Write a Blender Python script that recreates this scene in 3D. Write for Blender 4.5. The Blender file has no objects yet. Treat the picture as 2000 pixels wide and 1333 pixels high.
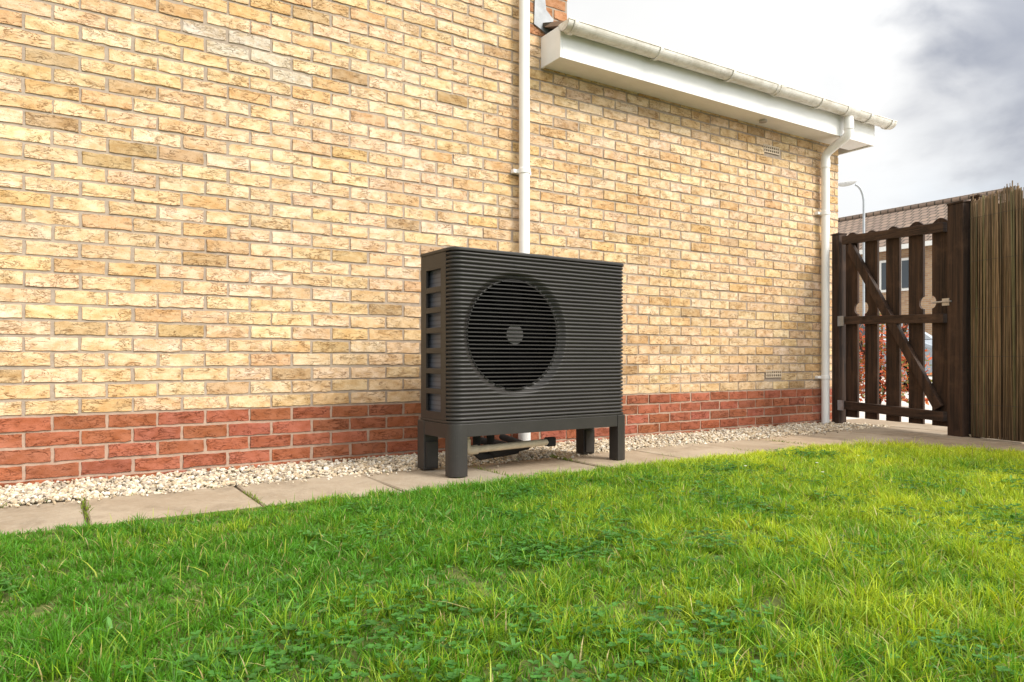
import bpy, math, random
import numpy as np
from mathutils import Vector, Matrix
random.seed(7); rng=np.random.default_rng(11)
scene=bpy.context.scene
scene.view_settings.view_transform='Standard'; scene.view_settings.look='None'
scene.view_settings.exposure=0; scene.view_settings.gamma=1
CX,CY,CZ=0.0,-4.03,0.58
# ---------------------------------------------------------------- helpers
def link(o,parent=None):
    scene.collection.objects.link(o)
    if parent is not None: o.parent=parent
    return o
def empty(name,loc=(0,0,0),rz=0):
    o=bpy.data.objects.new(name,None); o.location=loc; o.rotation_euler=(0,0,rz); o.empty_display_size=.1
    return link(o)
def mesh_obj(name,verts,faces,mat=None,parent=None,smooth=False,bevel=0,seg=2):
    me=bpy.data.meshes.new(name); me.from_pydata([tuple(v) for v in verts],[],faces); me.update()
    o=bpy.data.objects.new(name,me); link(o,parent)
    if mat: me.materials.append(mat)
    if smooth: me.polygons.foreach_set('use_smooth',[True]*len(me.polygons))
    if bevel:
        m=o.modifiers.new('bevel','BEVEL'); m.width=bevel; m.segments=seg; m.limit_method='ANGLE'; m.angle_limit=math.radians(35)
    return o
def fast_mesh(name,V,loops,starts,totals,mat=None,parent=None,smooth=True,col=None):
    me=bpy.data.meshes.new(name)
    me.vertices.add(len(V)); me.vertices.foreach_set('co',np.asarray(V,np.float32).ravel())
    me.loops.add(len(loops)); me.loops.foreach_set('vertex_index',np.asarray(loops,np.int32))
    me.polygons.add(len(starts)); me.polygons.foreach_set('loop_start',np.asarray(starts,np.int32))
    me.polygons.foreach_set('loop_total',np.asarray(totals,np.int32))
    me.polygons.foreach_set('use_smooth',np.full(len(starts),smooth))
    me.update(calc_edges=True)
    if col is not None:
        a=me.color_attributes.new('col','FLOAT_COLOR','POINT'); a.data.foreach_set('color',np.asarray(col,np.float32).ravel())
    me.validate()
    o=bpy.data.objects.new(name,me); link(o,parent)
    if mat: me.materials.append(mat)
    return o
BF=[(0,3,2,1),(4,5,6,7),(0,1,5,4),(1,2,6,5),(2,3,7,6),(3,0,4,7)]
def box(name,x0,x1,y0,y1,z0,z1,mat,parent=None,bevel=0.0):
    v=[(x0,y0,z0),(x1,y0,z0),(x1,y1,z0),(x0,y1,z0),(x0,y0,z1),(x1,y0,z1),(x1,y1,z1),(x0,y1,z1)]
    return mesh_obj(name,v,BF,mat,parent,bevel=bevel)
def prism(name,pts,z0,z1,mat,parent=None,bevel=0):
    n=len(pts); v=[(p[0],p[1],z0) for p in pts]+[(p[0],p[1],z1) for p in pts]
    f=[tuple(reversed(range(n))),tuple(range(n,2*n))]+[(i,(i+1)%n,n+(i+1)%n,n+i) for i in range(n)]
    return mesh_obj(name,v,f,mat,parent,bevel=bevel)
def tube(name,pts,r,mat,parent=None,res=8,cyc=False):
    c=bpy.data.curves.new(name,'CURVE'); c.dimensions='3D'; c.bevel_depth=r; c.bevel_resolution=res; c.use_fill_caps=True
    s=c.splines.new('POLY'); s.points.add(len(pts)-1)
    for i,p in enumerate(pts): s.points[i].co=(p[0],p[1],p[2],1)
    s.use_cyclic_u=cyc; s.use_smooth=True
    o=bpy.data.objects.new(name,c); link(o,parent); c.materials.append(mat); return o
def cyl(name,c,r,h,axis,mat,parent=None,n=32,r2=None):
    r2=r if r2 is None else r2
    v=[];A={'x':Vector((1,0,0)),'y':Vector((0,1,0)),'z':Vector((0,0,1))}[axis]
    U=Vector((0,0,1)) if axis!='z' else Vector((1,0,0)); W=A.cross(U); C=Vector(c)
    for k,(s,rr) in enumerate(((-.5,r),(.5,r2))):
        for i in range(n):
            t=2*math.pi*i/n; v.append(C+A*h*s+U*math.cos(t)*rr+W*math.sin(t)*rr)
    f=[tuple(reversed(range(n))),tuple(range(n,2*n))]+[(i,(i+1)%n,n+(i+1)%n,n+i) for i in range(n)]
    return mesh_obj(name,v,f,mat,parent,bevel=min(r,h)*.08)
# ---------------------------------------------------------------- node helpers
class NT:
    def __init__(s,name):
        s.m=bpy.data.materials.new(name); s.m.use_nodes=True; s.t=s.m.node_tree; s.n=s.t.nodes
        s.b=s.n['Principled BSDF']; s.out=s.n['Material Output']
    def new(s,ty,**k):
        n=s.n.new(ty)
        for a,b in k.items(): setattr(n,a,b)
        return n
    def l(s,a,b): s.t.links.new(a,b)
    def coord(s,scale=(1,1,1),kind='Object'):
        tc=s.new('ShaderNodeTexCoord'); mp=s.new('ShaderNodeMapping'); mp.inputs['Scale'].default_value=scale
        s.l(tc.outputs[kind],mp.inputs['Vector']); return mp.outputs['Vector']
    def noise(s,vec,scale,detail=4,rough=.55,dist=0):
        n=s.new('ShaderNodeTexNoise'); n.inputs['Scale'].default_value=scale; n.inputs['Detail'].default_value=detail
        n.inputs['Roughness'].default_value=rough; n.inputs['Distortion'].default_value=dist
        if vec is not None: s.l(vec,n.inputs['Vector'])
        return n.outputs['Fac']
    def mr(s,val,a,b,c,d,clamp=True):
        n=s.new('ShaderNodeMapRange'); n.clamp=clamp
        for i,v in zip((1,2,3,4),(a,b,c,d)): n.inputs[i].default_value=v
        s.l(val,n.inputs[0]); return n.outputs[0]
    def math(s,op,a,b=None,c=None):
        n=s.new('ShaderNodeMath'); n.operation=op
        for i,v in enumerate((a,b,c)):
            if v is None: continue
            if isinstance(v,(int,float)): n.inputs[i].default_value=v
            else: s.l(v,n.inputs[i])
        return n.outputs[0]
    def mix(s,fac,a,b,mode='MIX'):
        n=s.new('ShaderNodeMix'); n.data_type='RGBA'; n.blend_type=mode
        for idx,v in ((0,fac),(6,a),(7,b)):
            if isinstance(v,(int,float)): n.inputs[idx].default_value=v
            elif isinstance(v,tuple): n.inputs[idx].default_value=v if len(v)==4 else v+(1,)
            else: s.l(v,n.inputs[idx])
        return n.outputs[2]
    def bump(s,h,strength=.5,dist=.01):
        n=s.new('ShaderNodeBump'); n.inputs['Strength'].default_value=strength; n.inputs['Distance'].default_value=dist
        s.l(h,n.inputs['Height']); s.l(n.outputs[0],s.b.inputs['Normal']); return n
    def attr(s,name='col'):
        n=s.new('ShaderNodeAttribute'); n.attribute_name=name; return n
    def fin(s,col=None,rough=.7,metal=0,spec=None):
        if col is not None:
            if isinstance(col,tuple): s.b.inputs['Base Color'].default_value=col if len(col)==4 else col+(1,)
            else: s.l(col,s.b.inputs['Base Color'])
        if isinstance(rough,(int,float)): s.b.inputs['Roughness'].default_value=rough
        else: s.l(rough,s.b.inputs['Roughness'])
        s.b.inputs['Metallic'].default_value=metal
        if spec is not None: s.b.inputs['Specular IOR Level'].default_value=spec
        return s.m
def simple(name,col,rough=.6,metal=0,var=.12,scale=12,bump=0,spec=None):
    t=NT(name); v=t.coord(); n=t.noise(v,scale,5,.6)
    c=t.mix(t.mr(n,.3,.7,0,1),tuple(x*(1-var) for x in col),tuple(min(1,x*(1+var)) for x in col))
    if bump: t.bump(t.noise(v,scale*12,4,.6),bump,.002)
    return t.fin(c,rough,metal,spec)
# ---------------------------------------------------------------- materials
def brick_mat():
    t=NT('brick_faces'); at=t.attr(); tc=t.new('ShaderNodeTexCoord')
    comb=t.new('ShaderNodeCombineXYZ'); k=t.math('MULTIPLY',at.outputs['Alpha'],40)
    t.l(k,comb.inputs[0]); t.l(k,comb.inputs[1]); t.l(t.math('MULTIPLY',k,1.7),comb.inputs[2])
    add=t.new('ShaderNodeVectorMath',operation='ADD'); t.l(tc.outputs['Object'],add.inputs[0]); t.l(comb.outputs[0],add.inputs[1])
    def sc(v,s):
        m=t.new('ShaderNodeMapping'); m.inputs['Scale'].default_value=s; t.l(v,m.inputs['Vector']); return m.outputs[0]
    P=add.outputs[0]
    # short rough drag creases
    n1=t.noise(sc(P,(12,12,38)),1,3,.6,.8)
    crack=t.mr(t.math('ABSOLUTE',t.math('SUBTRACT',n1,.5)),.004,.026,1,0)
    msk=t.mr(t.noise(sc(P,(10,10,18)),1,2,.5),.46,.56,0,1)
    crack=t.math('MULTIPLY',crack,msk)
    n3=t.noise(sc(P,(30,30,80)),1,3,.6,.6)
    crack2=t.math('MULTIPLY',t.mr(t.math('ABSOLUTE',t.math('SUBTRACT',n3,.5)),.0,.03,.75,0),t.mr(t.noise(P,15,2,.5),.50,.62,0,1))
    cr=t.math('MAXIMUM',crack,crack2)
    mot=t.noise(sc(P,(14,14,26)),1,5,.65)
    base=at.outputs['Color']
    lightc=t.mix(1.0,base,(1.12,1.16,1.22),'MULTIPLY'); darkc=t.mix(1.0,base,(.86,.77,.64),'MULTIPLY')
    c=t.mix(t.mr(mot,.36,.62,0,1),darkc,lightc)
    c=t.mix(t.math('MULTIPLY',cr,.80),c,t.mix(1.0,base,(.42,.29,.19),'MULTIPLY'))
    spk=t.mr(t.noise(P,210,2,.5),.61,.68,0,.6); c=t.mix(spk,c,t.mix(1.0,base,(.42,.30,.21),'MULTIPLY'))
    w=t.noise(tc.outputs['Object'],.9,4,.6); c=t.mix(t.mr(w,.40,.7,0,.55),c,t.mix(1.0,c,(.84,.79,.70),'MULTIPLY'))
    h=t.math('ADD',t.math('MULTIPLY',cr,-1.1),t.math('MULTIPLY',mot,.6)); h=t.math('ADD',h,t.math('MULTIPLY',t.noise(P,180,4,.6),.35))
    t.bump(h,.7,.005)
    return t.fin(c,.9,0,.2)
M_brick=brick_mat()
def mortar_mat():
    t=NT('mortar'); v=t.coord(); c=t.mix(t.mr(t.noise(v,30,6,.7),.3,.7,0,1),(.31,.245,.19),(.43,.355,.28))
    c=t.mix(t.mr(t.noise(v,.9,4,.6),.4,.7,0,.6),c,t.mix(1.0,c,(.82,.8,.78),'MULTIPLY'))
    sep=t.new('ShaderNodeSeparateXYZ'); t.l(v,sep.inputs[0])
    c=t.mix(t.mr(sep.outputs[2],.31,.32,1,0),c,t.mix(1.0,c,(1.12,.98,.94),'MULTIPLY'))
    t.bump(t.noise(v,220,4,.7),.5,.002); return t.fin(c,.95,0,.1)
M_mortar=mortar_mat()
def farbrick():
    t=NT('brick_bond'); v=t.coord((1,1,1))
    sep=t.new('ShaderNodeSeparateXYZ'); t.l(v,sep.inputs[0]); cb=t.new('ShaderNodeCombineXYZ')
    t.l(t.math('ADD',sep.outputs[0],sep.outputs[1]),cb.inputs[0]); t.l(sep.outputs[2],cb.inputs[1])
    b=t.new('ShaderNodeTexBrick'); t.l(cb.outputs[0],b.inputs['Vector']); b.inputs['Scale'].default_value=1
    b.inputs['Color1'].default_value=(.45,.30,.18,1); b.inputs['Color2'].default_value=(.34,.20,.12,1); b.inputs['Mortar'].default_value=(.4,.34,.28,1)
    b.inputs['Brick Width'].default_value=.225; b.inputs['Row Height'].default_value=.075; b.inputs['Mortar Size'].default_value=.008
    return t.fin(b.outputs['Color'],.9,0,.2)
M_far=farbrick()
M_upvc=simple('white_upvc',(.80,.79,.77),.38,0,.05,4)
def gutter_mat():
    t=NT('weathered_white_plastic'); v=t.coord((1.2,6,6)); n=t.noise(v,3,6,.7); n2=t.noise(t.coord(),14,5,.7)
    c=t.mix(t.mr(n,.42,.68,0,1),(.76,.73,.68),(.54,.49,.40)); c=t.mix(t.mr(n2,.50,.72,0,.7),c,(.42,.38,.31))
    return t.fin(c,.5)
M_gutter=gutter_mat()
def pump_mat():
    t=NT('anthracite_powder_coat'); v=t.coord(); t.bump(t.noise(v,900,2,.5),.12,.0006)
    c=t.mix(t.mr(t.noise(v,5,5,.6),.3,.7,0,1),(.027,.0245,.0225),(.037,.033,.030))
    c=t.mix(t.mr(t.noise(v,60,4,.7),.58,.8,0,.3),c,(.085,.078,.065))
    return t.fin(c,.45,.0,.38)
M_pump=pump_mat()
M_black=simple('black_plastic',(.004,.004,.004),.95,0,.2,10,0,.05)
M_hub=simple('grey_hub',(.085,.078,.075),.5,.1)
def fins_mat():
    t=NT('evaporator_fins'); v=t.coord(); sep=t.new('ShaderNodeSeparateXYZ'); t.l(v,sep.inputs[0])
    s=t.math('SINE',t.math('MULTIPLY',sep.outputs[1],700)); s2=t.math('SINE',t.math('MULTIPLY',sep.outputs[2],260))
    c=t.mix(t.mr(s,-1,1,0,1),(.045,.048,.06),(.22,.235,.28)); c=t.mix(t.mr(s2,.3,1,0,.5),c,(.035,.035,.045))
    return t.fin(c,.5,.2)
M_fins=fins_mat()
M_pipe=simple('cream_pipe',(.62,.53,.39),.5,0,.15,20)
M_copper=simple('lagging_black',(.02,.02,.02),.9)
M_steel=simple('galvanised_steel',(.45,.45,.46),.35,.8,.15,30)
M_wire=simple('dull_wire',(.08,.07,.06),.6,.5)
M_lead=simple('lead_flashing',(.28,.29,.30),.55,.3,.2,15)
def wood(name,a,b,sc=(30,30,1.6)):
    t=NT(name); v=t.coord(sc); n=t.noise(v,1,6,.65,.6); n2=t.noise(t.coord(),6,4,.6)
    c=t.mix(t.mr(n,.33,.67,0,1),a,b); c=t.mix(t.mr(n2,.52,.72,0,.5),c,(b[0]*1.5,b[1]*1.55,b[2]*1.6))
    t.bump(n,.7,.005); return t.fin(c,.72,0,.3)
M_gate=wood('dark_stained_timber',(.013,.008,.006),(.070,.037,.022))
M_gate2=wood('dark_stained_rail',(.016,.010,.007),(.078,.043,.027),(4,4,40))
def reed():
    t=NT('reed_stems'); at=t.attr(); v=t.coord((60,60,5)); n=t.noise(v,1,4,.6); n2=t.noise(t.coord(),2.2,4,.6)
    c=t.mix(1.0,at.outputs['Color'],t.mix(t.mr(n,.3,.7,0,1),(.6,.58,.55),(1.35,1.35,1.3)),'MULTIPLY')
    c=t.mix(t.mr(n2,.4,.65,0,.5),c,t.mix(1.0,c,(.65,.68,.55),'MULTIPLY')); return t.fin(c,.7,0,.3)
M_reed=reed()
def slabm():
    t=NT('concrete_slabs'); v=t.coord(); at=t.attr()
    a=t.noise(v,2.2,7,.68,.4); b=t.noise(v,40,5,.7); d=t.noise(v,6,6,.7,.5)
    c=t.mix(t.mr(a,.3,.7,0,1),(.285,.215,.145),(.43,.35,.26)); c=t.mix(t.mr(d,.50,.72,0,.6),c,(.18,.135,.09))
    c=t.mix(t.mr(b,.5,.75,0,.4),c,(.48,.41,.33)); c=t.mix(1.0,c,at.outputs['Color'],'MULTIPLY')
    t.bump(t.math('ADD',b,t.math('MULTIPLY',d,1.5)),.6,.005); return t.fin(c,.9,0,.2)
M_slab=slabm()
M_soil=simple('soil_thatch',(.095,.115,.022),.95,0,.5,30,.6)
def pebm():
    t=NT('limestone_chippings'); at=t.attr(); v=t.coord(); n=t.noise(v,90,4,.6)
    c=t.mix(1.0,at.outputs['Color'],t.mix(t.mr(n,.35,.7,0,1),(.78,.74,.68),(1.12,1.12,1.12)),'MULTIPLY'); t.bump(n,.4,.003); return t.fin(c,.85,0,.25)
M_peb=pebm()
def leafm(name,trans=.35,rough=.5):
    t=NT(name); at=t.attr(); t.fin(at.outputs['Color'],rough,0,.35)
    tr=t.new('ShaderNodeBsdfTranslucent'); t.l(t.mix(1.0,at.outputs['Color'],(1.3,1.2,.5),'MULTIPLY'),tr.inputs[0])
    mx=t.new('ShaderNodeMixShader'); mx.inputs[0].default_value=trans
    t.l(t.b.outputs[0],mx.inputs[1]); t.l(tr.outputs[0],mx.inputs[2]); t.l(mx.outputs[0],t.out.inputs[0]); return t.m
M_grass=leafm('grass_blades',.38,.45)
M_shrub=leafm('shrub_leaves',.3,.6)
M_asph=simple('pale_concrete_drive',(.56,.52,.47),.9,0,.15,3,.4)
M_ground=simple('ground_turf',(.07,.10,.03),.95,0,.3,2)
def tiles():
    t=NT('roof_tiles'); v=t.coord(); sep=t.new('ShaderNodeSeparateXYZ'); t.l(v,sep.inputs[0]); cb=t.new('ShaderNodeCombineXYZ')
    t.l(sep.outputs[1],cb.inputs[0]); t.l(t.math('MULTIPLY',sep.outputs[2],1.9),cb.inputs[1])
    b=t.new('ShaderNodeTexBrick'); t.l(cb.outputs[0],b.inputs['Vector']); b.inputs['Scale'].default_value=1
    b.inputs['Color1'].default_value=(.30,.21,.155,1); b.inputs['Color2'].default_value=(.22,.155,.12,1); b.inputs['Mortar'].default_value=(.07,.055,.04,1)
    b.inputs['Brick Width'].default_value=.33; b.inputs['Row Height'].default_value=.34; b.inputs['Mortar Size'].default_value=.03
    return t.fin(b.outputs['Color'],.85)
M_tiles=tiles()
M_glass=NT('window_glass').fin((.04,.05,.06),.05,0,.8)
# ---------------------------------------------------------------- numpy value noise
def vnoise(x,y,scale,seed):
    r=np.random.default_rng(seed).random((256,256)); X=x*scale+1000; Y=y*scale+1000
    xi=np.floor(X).astype(int); yi=np.floor(Y).astype(int); fx=X-xi; fy=Y-yi; fx=fx*fx*(3-2*fx); fy=fy*fy*(3-2*fy)
    g=lambda a,b: r[a%256,b%256]
    return (g(xi,yi)*(1-fx)+g(xi+1,yi)*fx)*(1-fy)+(g(xi,yi+1)*(1-fx)+g(xi+1,yi+1)*fx)*fy
# ---------------------------------------------------------------- BRICK HOUSE
house=empty('brick_house')
XL,XM,XR=-3.0,3.05,6.246
box('mortar_main',XL,XM,.0040,.30,-.05,5.2,M_mortar,house)
box('mortar_extension',XM,XR,.0040,.30,-.05,2.72,M_mortar,house)
def build_bricks():
    nx,nz=10,6
    V=[];C=[];cnt=0
    BL,BH,J,Z0=.225,.075,.0115,.015
    holes=[(5.267,2.40),(5.30,.455)]
    us=np.array([0,0,.14,.28,.43,.57,.72,.86,1,1]); ws=np.array([0,0,.33,.66,1,1])
    U,W=np.meshgrid(us,ws)
    edge=np.zeros((nz,nx),bool); edge[0,:]=edge[-1,:]=True; edge[:,0]=edge[:,-1]=True
    for r in range(-1,70):
        z0=Z0+r*BH; xend=XM if z0>2.66 else XR
        if z0>5.1: break
        off=(r%2)*BL*.5+.035
        x=XL-off
        while x<xend:
            a=max(x+J/2,XL); b=min(x+BL-J/2,xend); x+=BL
            if b-a<.03: continue
            za,zb=z0+J/2,z0+BH-J/2
            if any(abs((a+b)/2-hx)<.12 and abs((za+zb)/2-hz)<.038 for hx,hz in holes):
                continue
            ja,jb=rng.normal(0,.0017,2); jz=rng.normal(0,.0013)
            a+=ja; b+=jb
            px=a+U*(b-a); pz=za+jz+W*(zb-za)
            py=np.full(U.shape,rng.normal(-.001,.0011))
            tilt=rng.normal(0,.0014,2); py=py+tilt[0]*(U-.5)+tilt[1]*(W-.5)+rng.normal(0,.00025,U.shape)
            jit=rng.normal(0,.0014,U.shape); jit2=rng.normal(0,.0015,U.shape)
            inner=.0018
            cx,cz=(a+b)/2,(za+zb)/2
            sx=np.sign(U-.5)*(np.abs(U-.5)>.49); sz=np.sign(W-.5)*(np.abs(W-.5)>.49)
            px=px-sx*inner*(~edge)+jit*(np.abs(sx)>0); pz=pz-sz*inner*(~edge)+jit2*(np.abs(sz)>0)
            py=np.where(edge,.008,py)
            V.append(np.stack([px,py,pz],-1).reshape(-1,3))
            if z0<.29:
                base=np.array([.345,.115,.064])*rng.uniform(.84,1.14)
                base=base*np.array([1,rng.uniform(.93,1.1),rng.uniform(.9,1.12)])
            else:
                q=rng.random()
                if q<.60: base=np.array([.66,.475,.285])
                elif q<.84: base=np.array([.69,.52,.335])
                elif q<.965: base=np.array([.60,.40,.21])
                else: base=np.array([.48,.33,.18])
                base=base*rng.uniform(.93,1.06)*np.array([1,rng.uniform(.97,1.03),rng.uniform(.92,1.1)])
                d=((cx-.93)/.32)**2+((cz-(2.26-.25*(cx-.93)))/.09)**2
                if d<1: base=base*.5+np.array([.50,.51,.49])*.5
                if z0>2.72 and cx>2.72: base=np.array([.50,.25,.13])*rng.uniform(.8,1.15)
            C.append(np.tile(np.append(base,rng.random()),(nx*nz,1))); cnt+=1
    V=np.concatenate(V);C=np.concatenate(C)
    f=[]
    for j in range(nz-1):
        for i in range(nx-1): f.append((j*nx+i,j*nx+i+1,(j+1)*nx+i+1,(j+1)*nx+i))
    f=np.array(f); F=(f[None]+ (np.arange(cnt)*nx*nz)[:,None,None]).reshape(-1)
    n=len(F)//4
    return fast_mesh('wall_bricks',V,F,np.arange(n)*4,np.full(n,4),M_brick,house,False,C)
build_bricks()
# air bricks
def airbrick(cx,cz,mat):
    e=empty('air_vent'); e.parent=house; e.location=(cx,0,cz)
    box('plate',-.107,.107,.001,.02,-.033,.033,M_black,e)
    box('rim_top',-.107,.107,-.006,.0005,.024,.033,mat,e); box('rim_bottom',-.107,.107,-.006,.0005,-.033,-.024,mat,e)
    for i in range(9):
        x=-.107+i*(.214-.010)/8; box('bar_%d'%i,x,x+.010,-.0055,.0003,-.0239,.0239,mat,e)
    box('mid_bar',-.107,.107,-.005,.0001,-.005,.005,mat,e)
M_vent=simple('buff_vent',(.58,.46,.33),.8)
airbrick(5.267,2.403,M_vent); airbrick(5.297,.4535,M_vent)
# eaves
SZ=2.585
box('soffit',2.84,6.44,-.205,.012,SZ,SZ+.012,M_upvc,house)
box('fascia_board',2.84,6.455,-.225,-.2055,SZ-.012,SZ+.185,M_upvc,house,.002)
box('eaves_end_box',2.822,2.8395,-.225,-.001,SZ-.012,SZ+.20,M_upvc,house,.002)
box('eaves_end_cap',6.4555,6.472,-.225,.30,SZ-.012,SZ+.20,M_upvc,house,.002)
cyl('soffit_lamp',(5.02,-.11,SZ-.008),.032,.02,'z',M_steel,house)
def slab_roof(name,x0,x1,y0,z0,y1,z1,th,mat,parent):
    v=[(x0,y0,z0),(x1,y0,z0),(x1,y1,z1),(x0,y1,z1),(x0,y0,z0+th),(x1,y0,z0+th),(x1,y1,z1+th),(x0,y1,z1+th)]
    return mesh_obj(name,v,BF,mat,parent)
slab_roof('extension_roof',XM+.004,6.50,-.255,SZ+.188,3.0,SZ+1.25,.035,M_tiles,house)
slab_roof('eaves_tiles',2.83,XM+.002,-.255,SZ+.188,-.012,SZ+.27,.03,M_tiles,house)
box('main_body',XL,XM-.002,.302,7.0,-.05,5.2,M_far,house)
box('extension_body',XM,XR-.002,.302,5.8,-.05,2.72,M_far,house)
slab_roof('main_roof',XL-.2,XM+.2,-.30,5.12,3.6,7.1,.08,M_tiles,house)
slab_roof('main_roof_rear',XL-.2,XM+.2,3.602,7.1,7.4,5.12,.08,M_tiles,house)
box('main_fascia',XL-.2,XM+.2,-.29,-.27,4.98,5.115,M_upvc,house)
mesh_obj('lead_flashing',[(2.76,-.012,2.86),(2.90,-.016,2.80),(2.92,-.014,2.93),(2.86,-.013,2.98),(2.84,-.012,3.14),(2.77,-.012,3.14),
   (2.76,.0,2.86),(2.90,.0,2.80),(2.92,.0,2.93),(2.86,.0,2.98),(2.84,.0,3.14),(2.77,.0,3.14)],
   [(0,1,2,3,4,5),(0,6,7,1),(1,7,8,2),(2,8,9,3),(3,9,10,4),(4,10,11,5),(5,11,6,0)],M_lead,house)
# ---------------------------------------------------------------- GUTTER
gut=empty('rain_gutter')
def halfpipe(name,x0,x1,cy,cz,r,th,mat,parent,nx=2,sag=0.0,closed=True):
    V=[];F=[];n=16
    for i in range(nx):
        x=x0+(x1-x0)*i/(nx-1); z=cz+sag*(i/(nx-1))
        for rr in (r,r-th):
            for k in range(n+1):
                t=math.pi+math.pi*k/n; V.append((x,cy+rr*math.cos(t),z+rr*math.sin(t)))
    m=2*(n+1)
    for i in range(nx-1):
        a=i*m;b=a+m
        for k in range(n):
            F.append((a+k,b+k,b+k+1,a+k+1)); F.append((a+n+1+k,a+n+2+k,b+n+2+k,b+n+1+k))
        F.append((a,a+n+1,b+n+1,b)); F.append((a+n,b+n,b+2*n+1,a+2*n+1))
    for a in (0,(nx-1)*m):
        for k in range(n): F.append((a+k,a+k+1,a+n+2+k,a+n+1+k))
        if closed: F.append(tuple(a+k for k in range(n+1)))
    return mesh_obj(name,V,F,mat,parent,smooth=False)
GY,GZ=-.290,2.775
halfpipe('trough',2.80,6.63,GY,GZ,.058,.003,M_gutter,gut,12,.02)
tube('front_lip',[(2.80,GY-.057,GZ),(6.63,GY-.057,GZ+.02)],.005,M_gutter,gut,3)
for i,x in enumerate((2.86,3.62,4.38,4.95,5.50,6.22,6.56)):
    halfpipe('bracket_%d'%i,x-.014,x+.014,GY,GZ+.02*(x-2.8)/3.83,.068,.007,M_gutter,gut,2,0,False)
halfpipe('union_a',4.90,5.0,GY,GZ+.011,.0625,.003,M_gutter,gut,2,0,False)
halfpipe('outlet_body',5.86,6.04,GY,GZ+.016,.0635,.003,M_gutter,gut,2,0,False)
# ---------------------------------------------------------------- DOWNPIPES
dp=empty('downpipe')
tube('pipe',[(2.646,-.062,-.03),(2.646,-.062,5.0)],.036,M_upvc,dp,10)
tube('base_shoe',[(2.646,-.062,-.02),(2.646,-.062,.10)],.042,M_upvc,dp,10)
for i,z in enumerate((1.83,3.6)):
    cyl('clip_%d'%i,(2.646,-.062,z),.041,.035,'z',M_upvc,dp); box('clip_lug_%d'%i,2.575,2.717,-.040,-.004,z-.013,z+.013,M_upvc,dp,.003)
dp2=empty('downpipe.001')
X2=5.955
tube('pipe',[(X2,-.062,-.02),(X2,-.062,2.42)],.035,M_upvc,dp2,10)
sw=[(X2,-.062,2.36),(X2,-.062,2.43),(X2,-.075,2.455),(X2,-.10,2.475),(X2,-.24,2.545),(X2,-.272,2.565),(X2,-.29,2.60),(X2,-.29,2.73)]
tube('swan_neck',sw,.037,M_upvc,dp2,10)
tube('collar_low',[(X2,-.062,2.33),(X2,-.062,2.40)],.041,M_upvc,dp2,10)
tube('collar_high',[(X2,-.29,2.62),(X2,-.29,2.70)],.042,M_upvc,dp2,10)
for i,z in enumerate((1.915,.415)):
    cyl('clip_%d'%i,(X2,-.062,z),.040,.035,'z',M_upvc,dp2); box('clip_lug_%d'%i,X2-.075,X2+.075,-.040,-.004,z-.012,z+.012,M_upvc,dp2,.003)
# ---------------------------------------------------------------- HEAT PUMP
hp=empty('heat_pump',(2.208,-.765,0.0),math.radians(1.6))
HW,HD=.575,.17; ZB,ZT=.277,1.112; RC=.062; NR=41; PITCH=(ZT-ZB)/NR
FCX,FCZ,FR=-.193,.708,.283
def pump_shell():
    path=[]
    y=-.098; path.append((-HW,y,-1,0))
    for k in range(0,13):
        t=math.pi+ (math.pi/2)*k/12; path.append((-HW+RC+RC*math.cos(t),-HD+RC+RC*math.sin(t),math.cos(t),math.sin(t)))
    xs=np.linspace(-HW+RC,HW-RC,230)[1:-1]
    for x in xs: path.append((x,-HD,0,-1))
    for k in range(0,13):
        t=1.5*math.pi+(math.pi/2)*k/12; path.append((HW-RC+RC*math.cos(t),-HD+RC+RC*math.sin(t),math.cos(t),math.sin(t)))
    path.append((HW,.0,1,0)); path.append((HW,HD,1,0))
    path=np.array(path); ns=len(path)
    per=8; zz=np.linspace(ZB,ZT,NR*per+1); nz=len(zz)
    ph=(zz-ZB)/PITCH; rib=.014*np.sqrt(np.abs(np.sin(np.pi*ph)))
    V=np.zeros((nz,ns,3))
    d=np.sqrt((path[None,:,0]-FCX)**2+(zz[:,None]-FCZ)**2); front=(path[None,:,3]<-.99)
    s=np.clip((FR+.042-d)/.042,0,1); s=s*s*(3-2*s)*front
    amp=1-.35*s
    off=(rib[:,None]*amp)-.026*s-.014
    V[:,:,0]=path[None,:,0]+path[None,:,2]*off; V[:,:,1]=path[None,:,1]+path[None,:,3]*off; V[:,:,2]=zz[:,None]
    idx=np.arange(nz*ns).reshape(nz,ns)
    q=np.stack([idx[:-1,:-1],idx[:-1,1:],idx[1:,1:],idx[1:,:-1]],-1).reshape(-1,4)
    dc=.25*(d[:-1,:-1]+d[:-1,1:]+d[1:,1:]+d[1:,:-1]); keep=~((dc<FR)&(front[:, :-1].repeat(nz-1,0)&front[:,1:].repeat(nz-1,0)))
    q=q[keep.reshape(-1)]; n=len(q)
    return fast_mesh('ribbed_casing',V.reshape(-1,3),q.reshape(-1),np.arange(n)*4,np.full(n,4),M_pump,hp,True)
pump_shell()
gv=[];gf=[]
for k in range(NR+1):
    z=ZB+(k+.5)*PITCH
    if abs(z-FCZ)>=FR-.004: continue
    hl=math.sqrt(FR**2-(z-FCZ)**2)+.004
    yb=-HD+.030; hh=.0038; m=24
    base=len(gv)
    for i in range(m+1):
        x=FCX-hl+2*hl*i/m; b=-.010*(1-((x-FCX)/hl)**2)
        for (dy,dz) in ((0,-hh),(-.006,-hh*.6),(-.006,hh*.6),(0,hh),(.014,0)): gv.append((x,yb+b+dy,z+dz))
    for i in range(m):
        a=base+i*5;b=a+5
        for j in range(5): gf.append((a+j,b+j,b+(j+1)%5,a+(j+1)%5))
mesh_obj('fan_grille',gv,gf,M_pump,hp)
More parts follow.
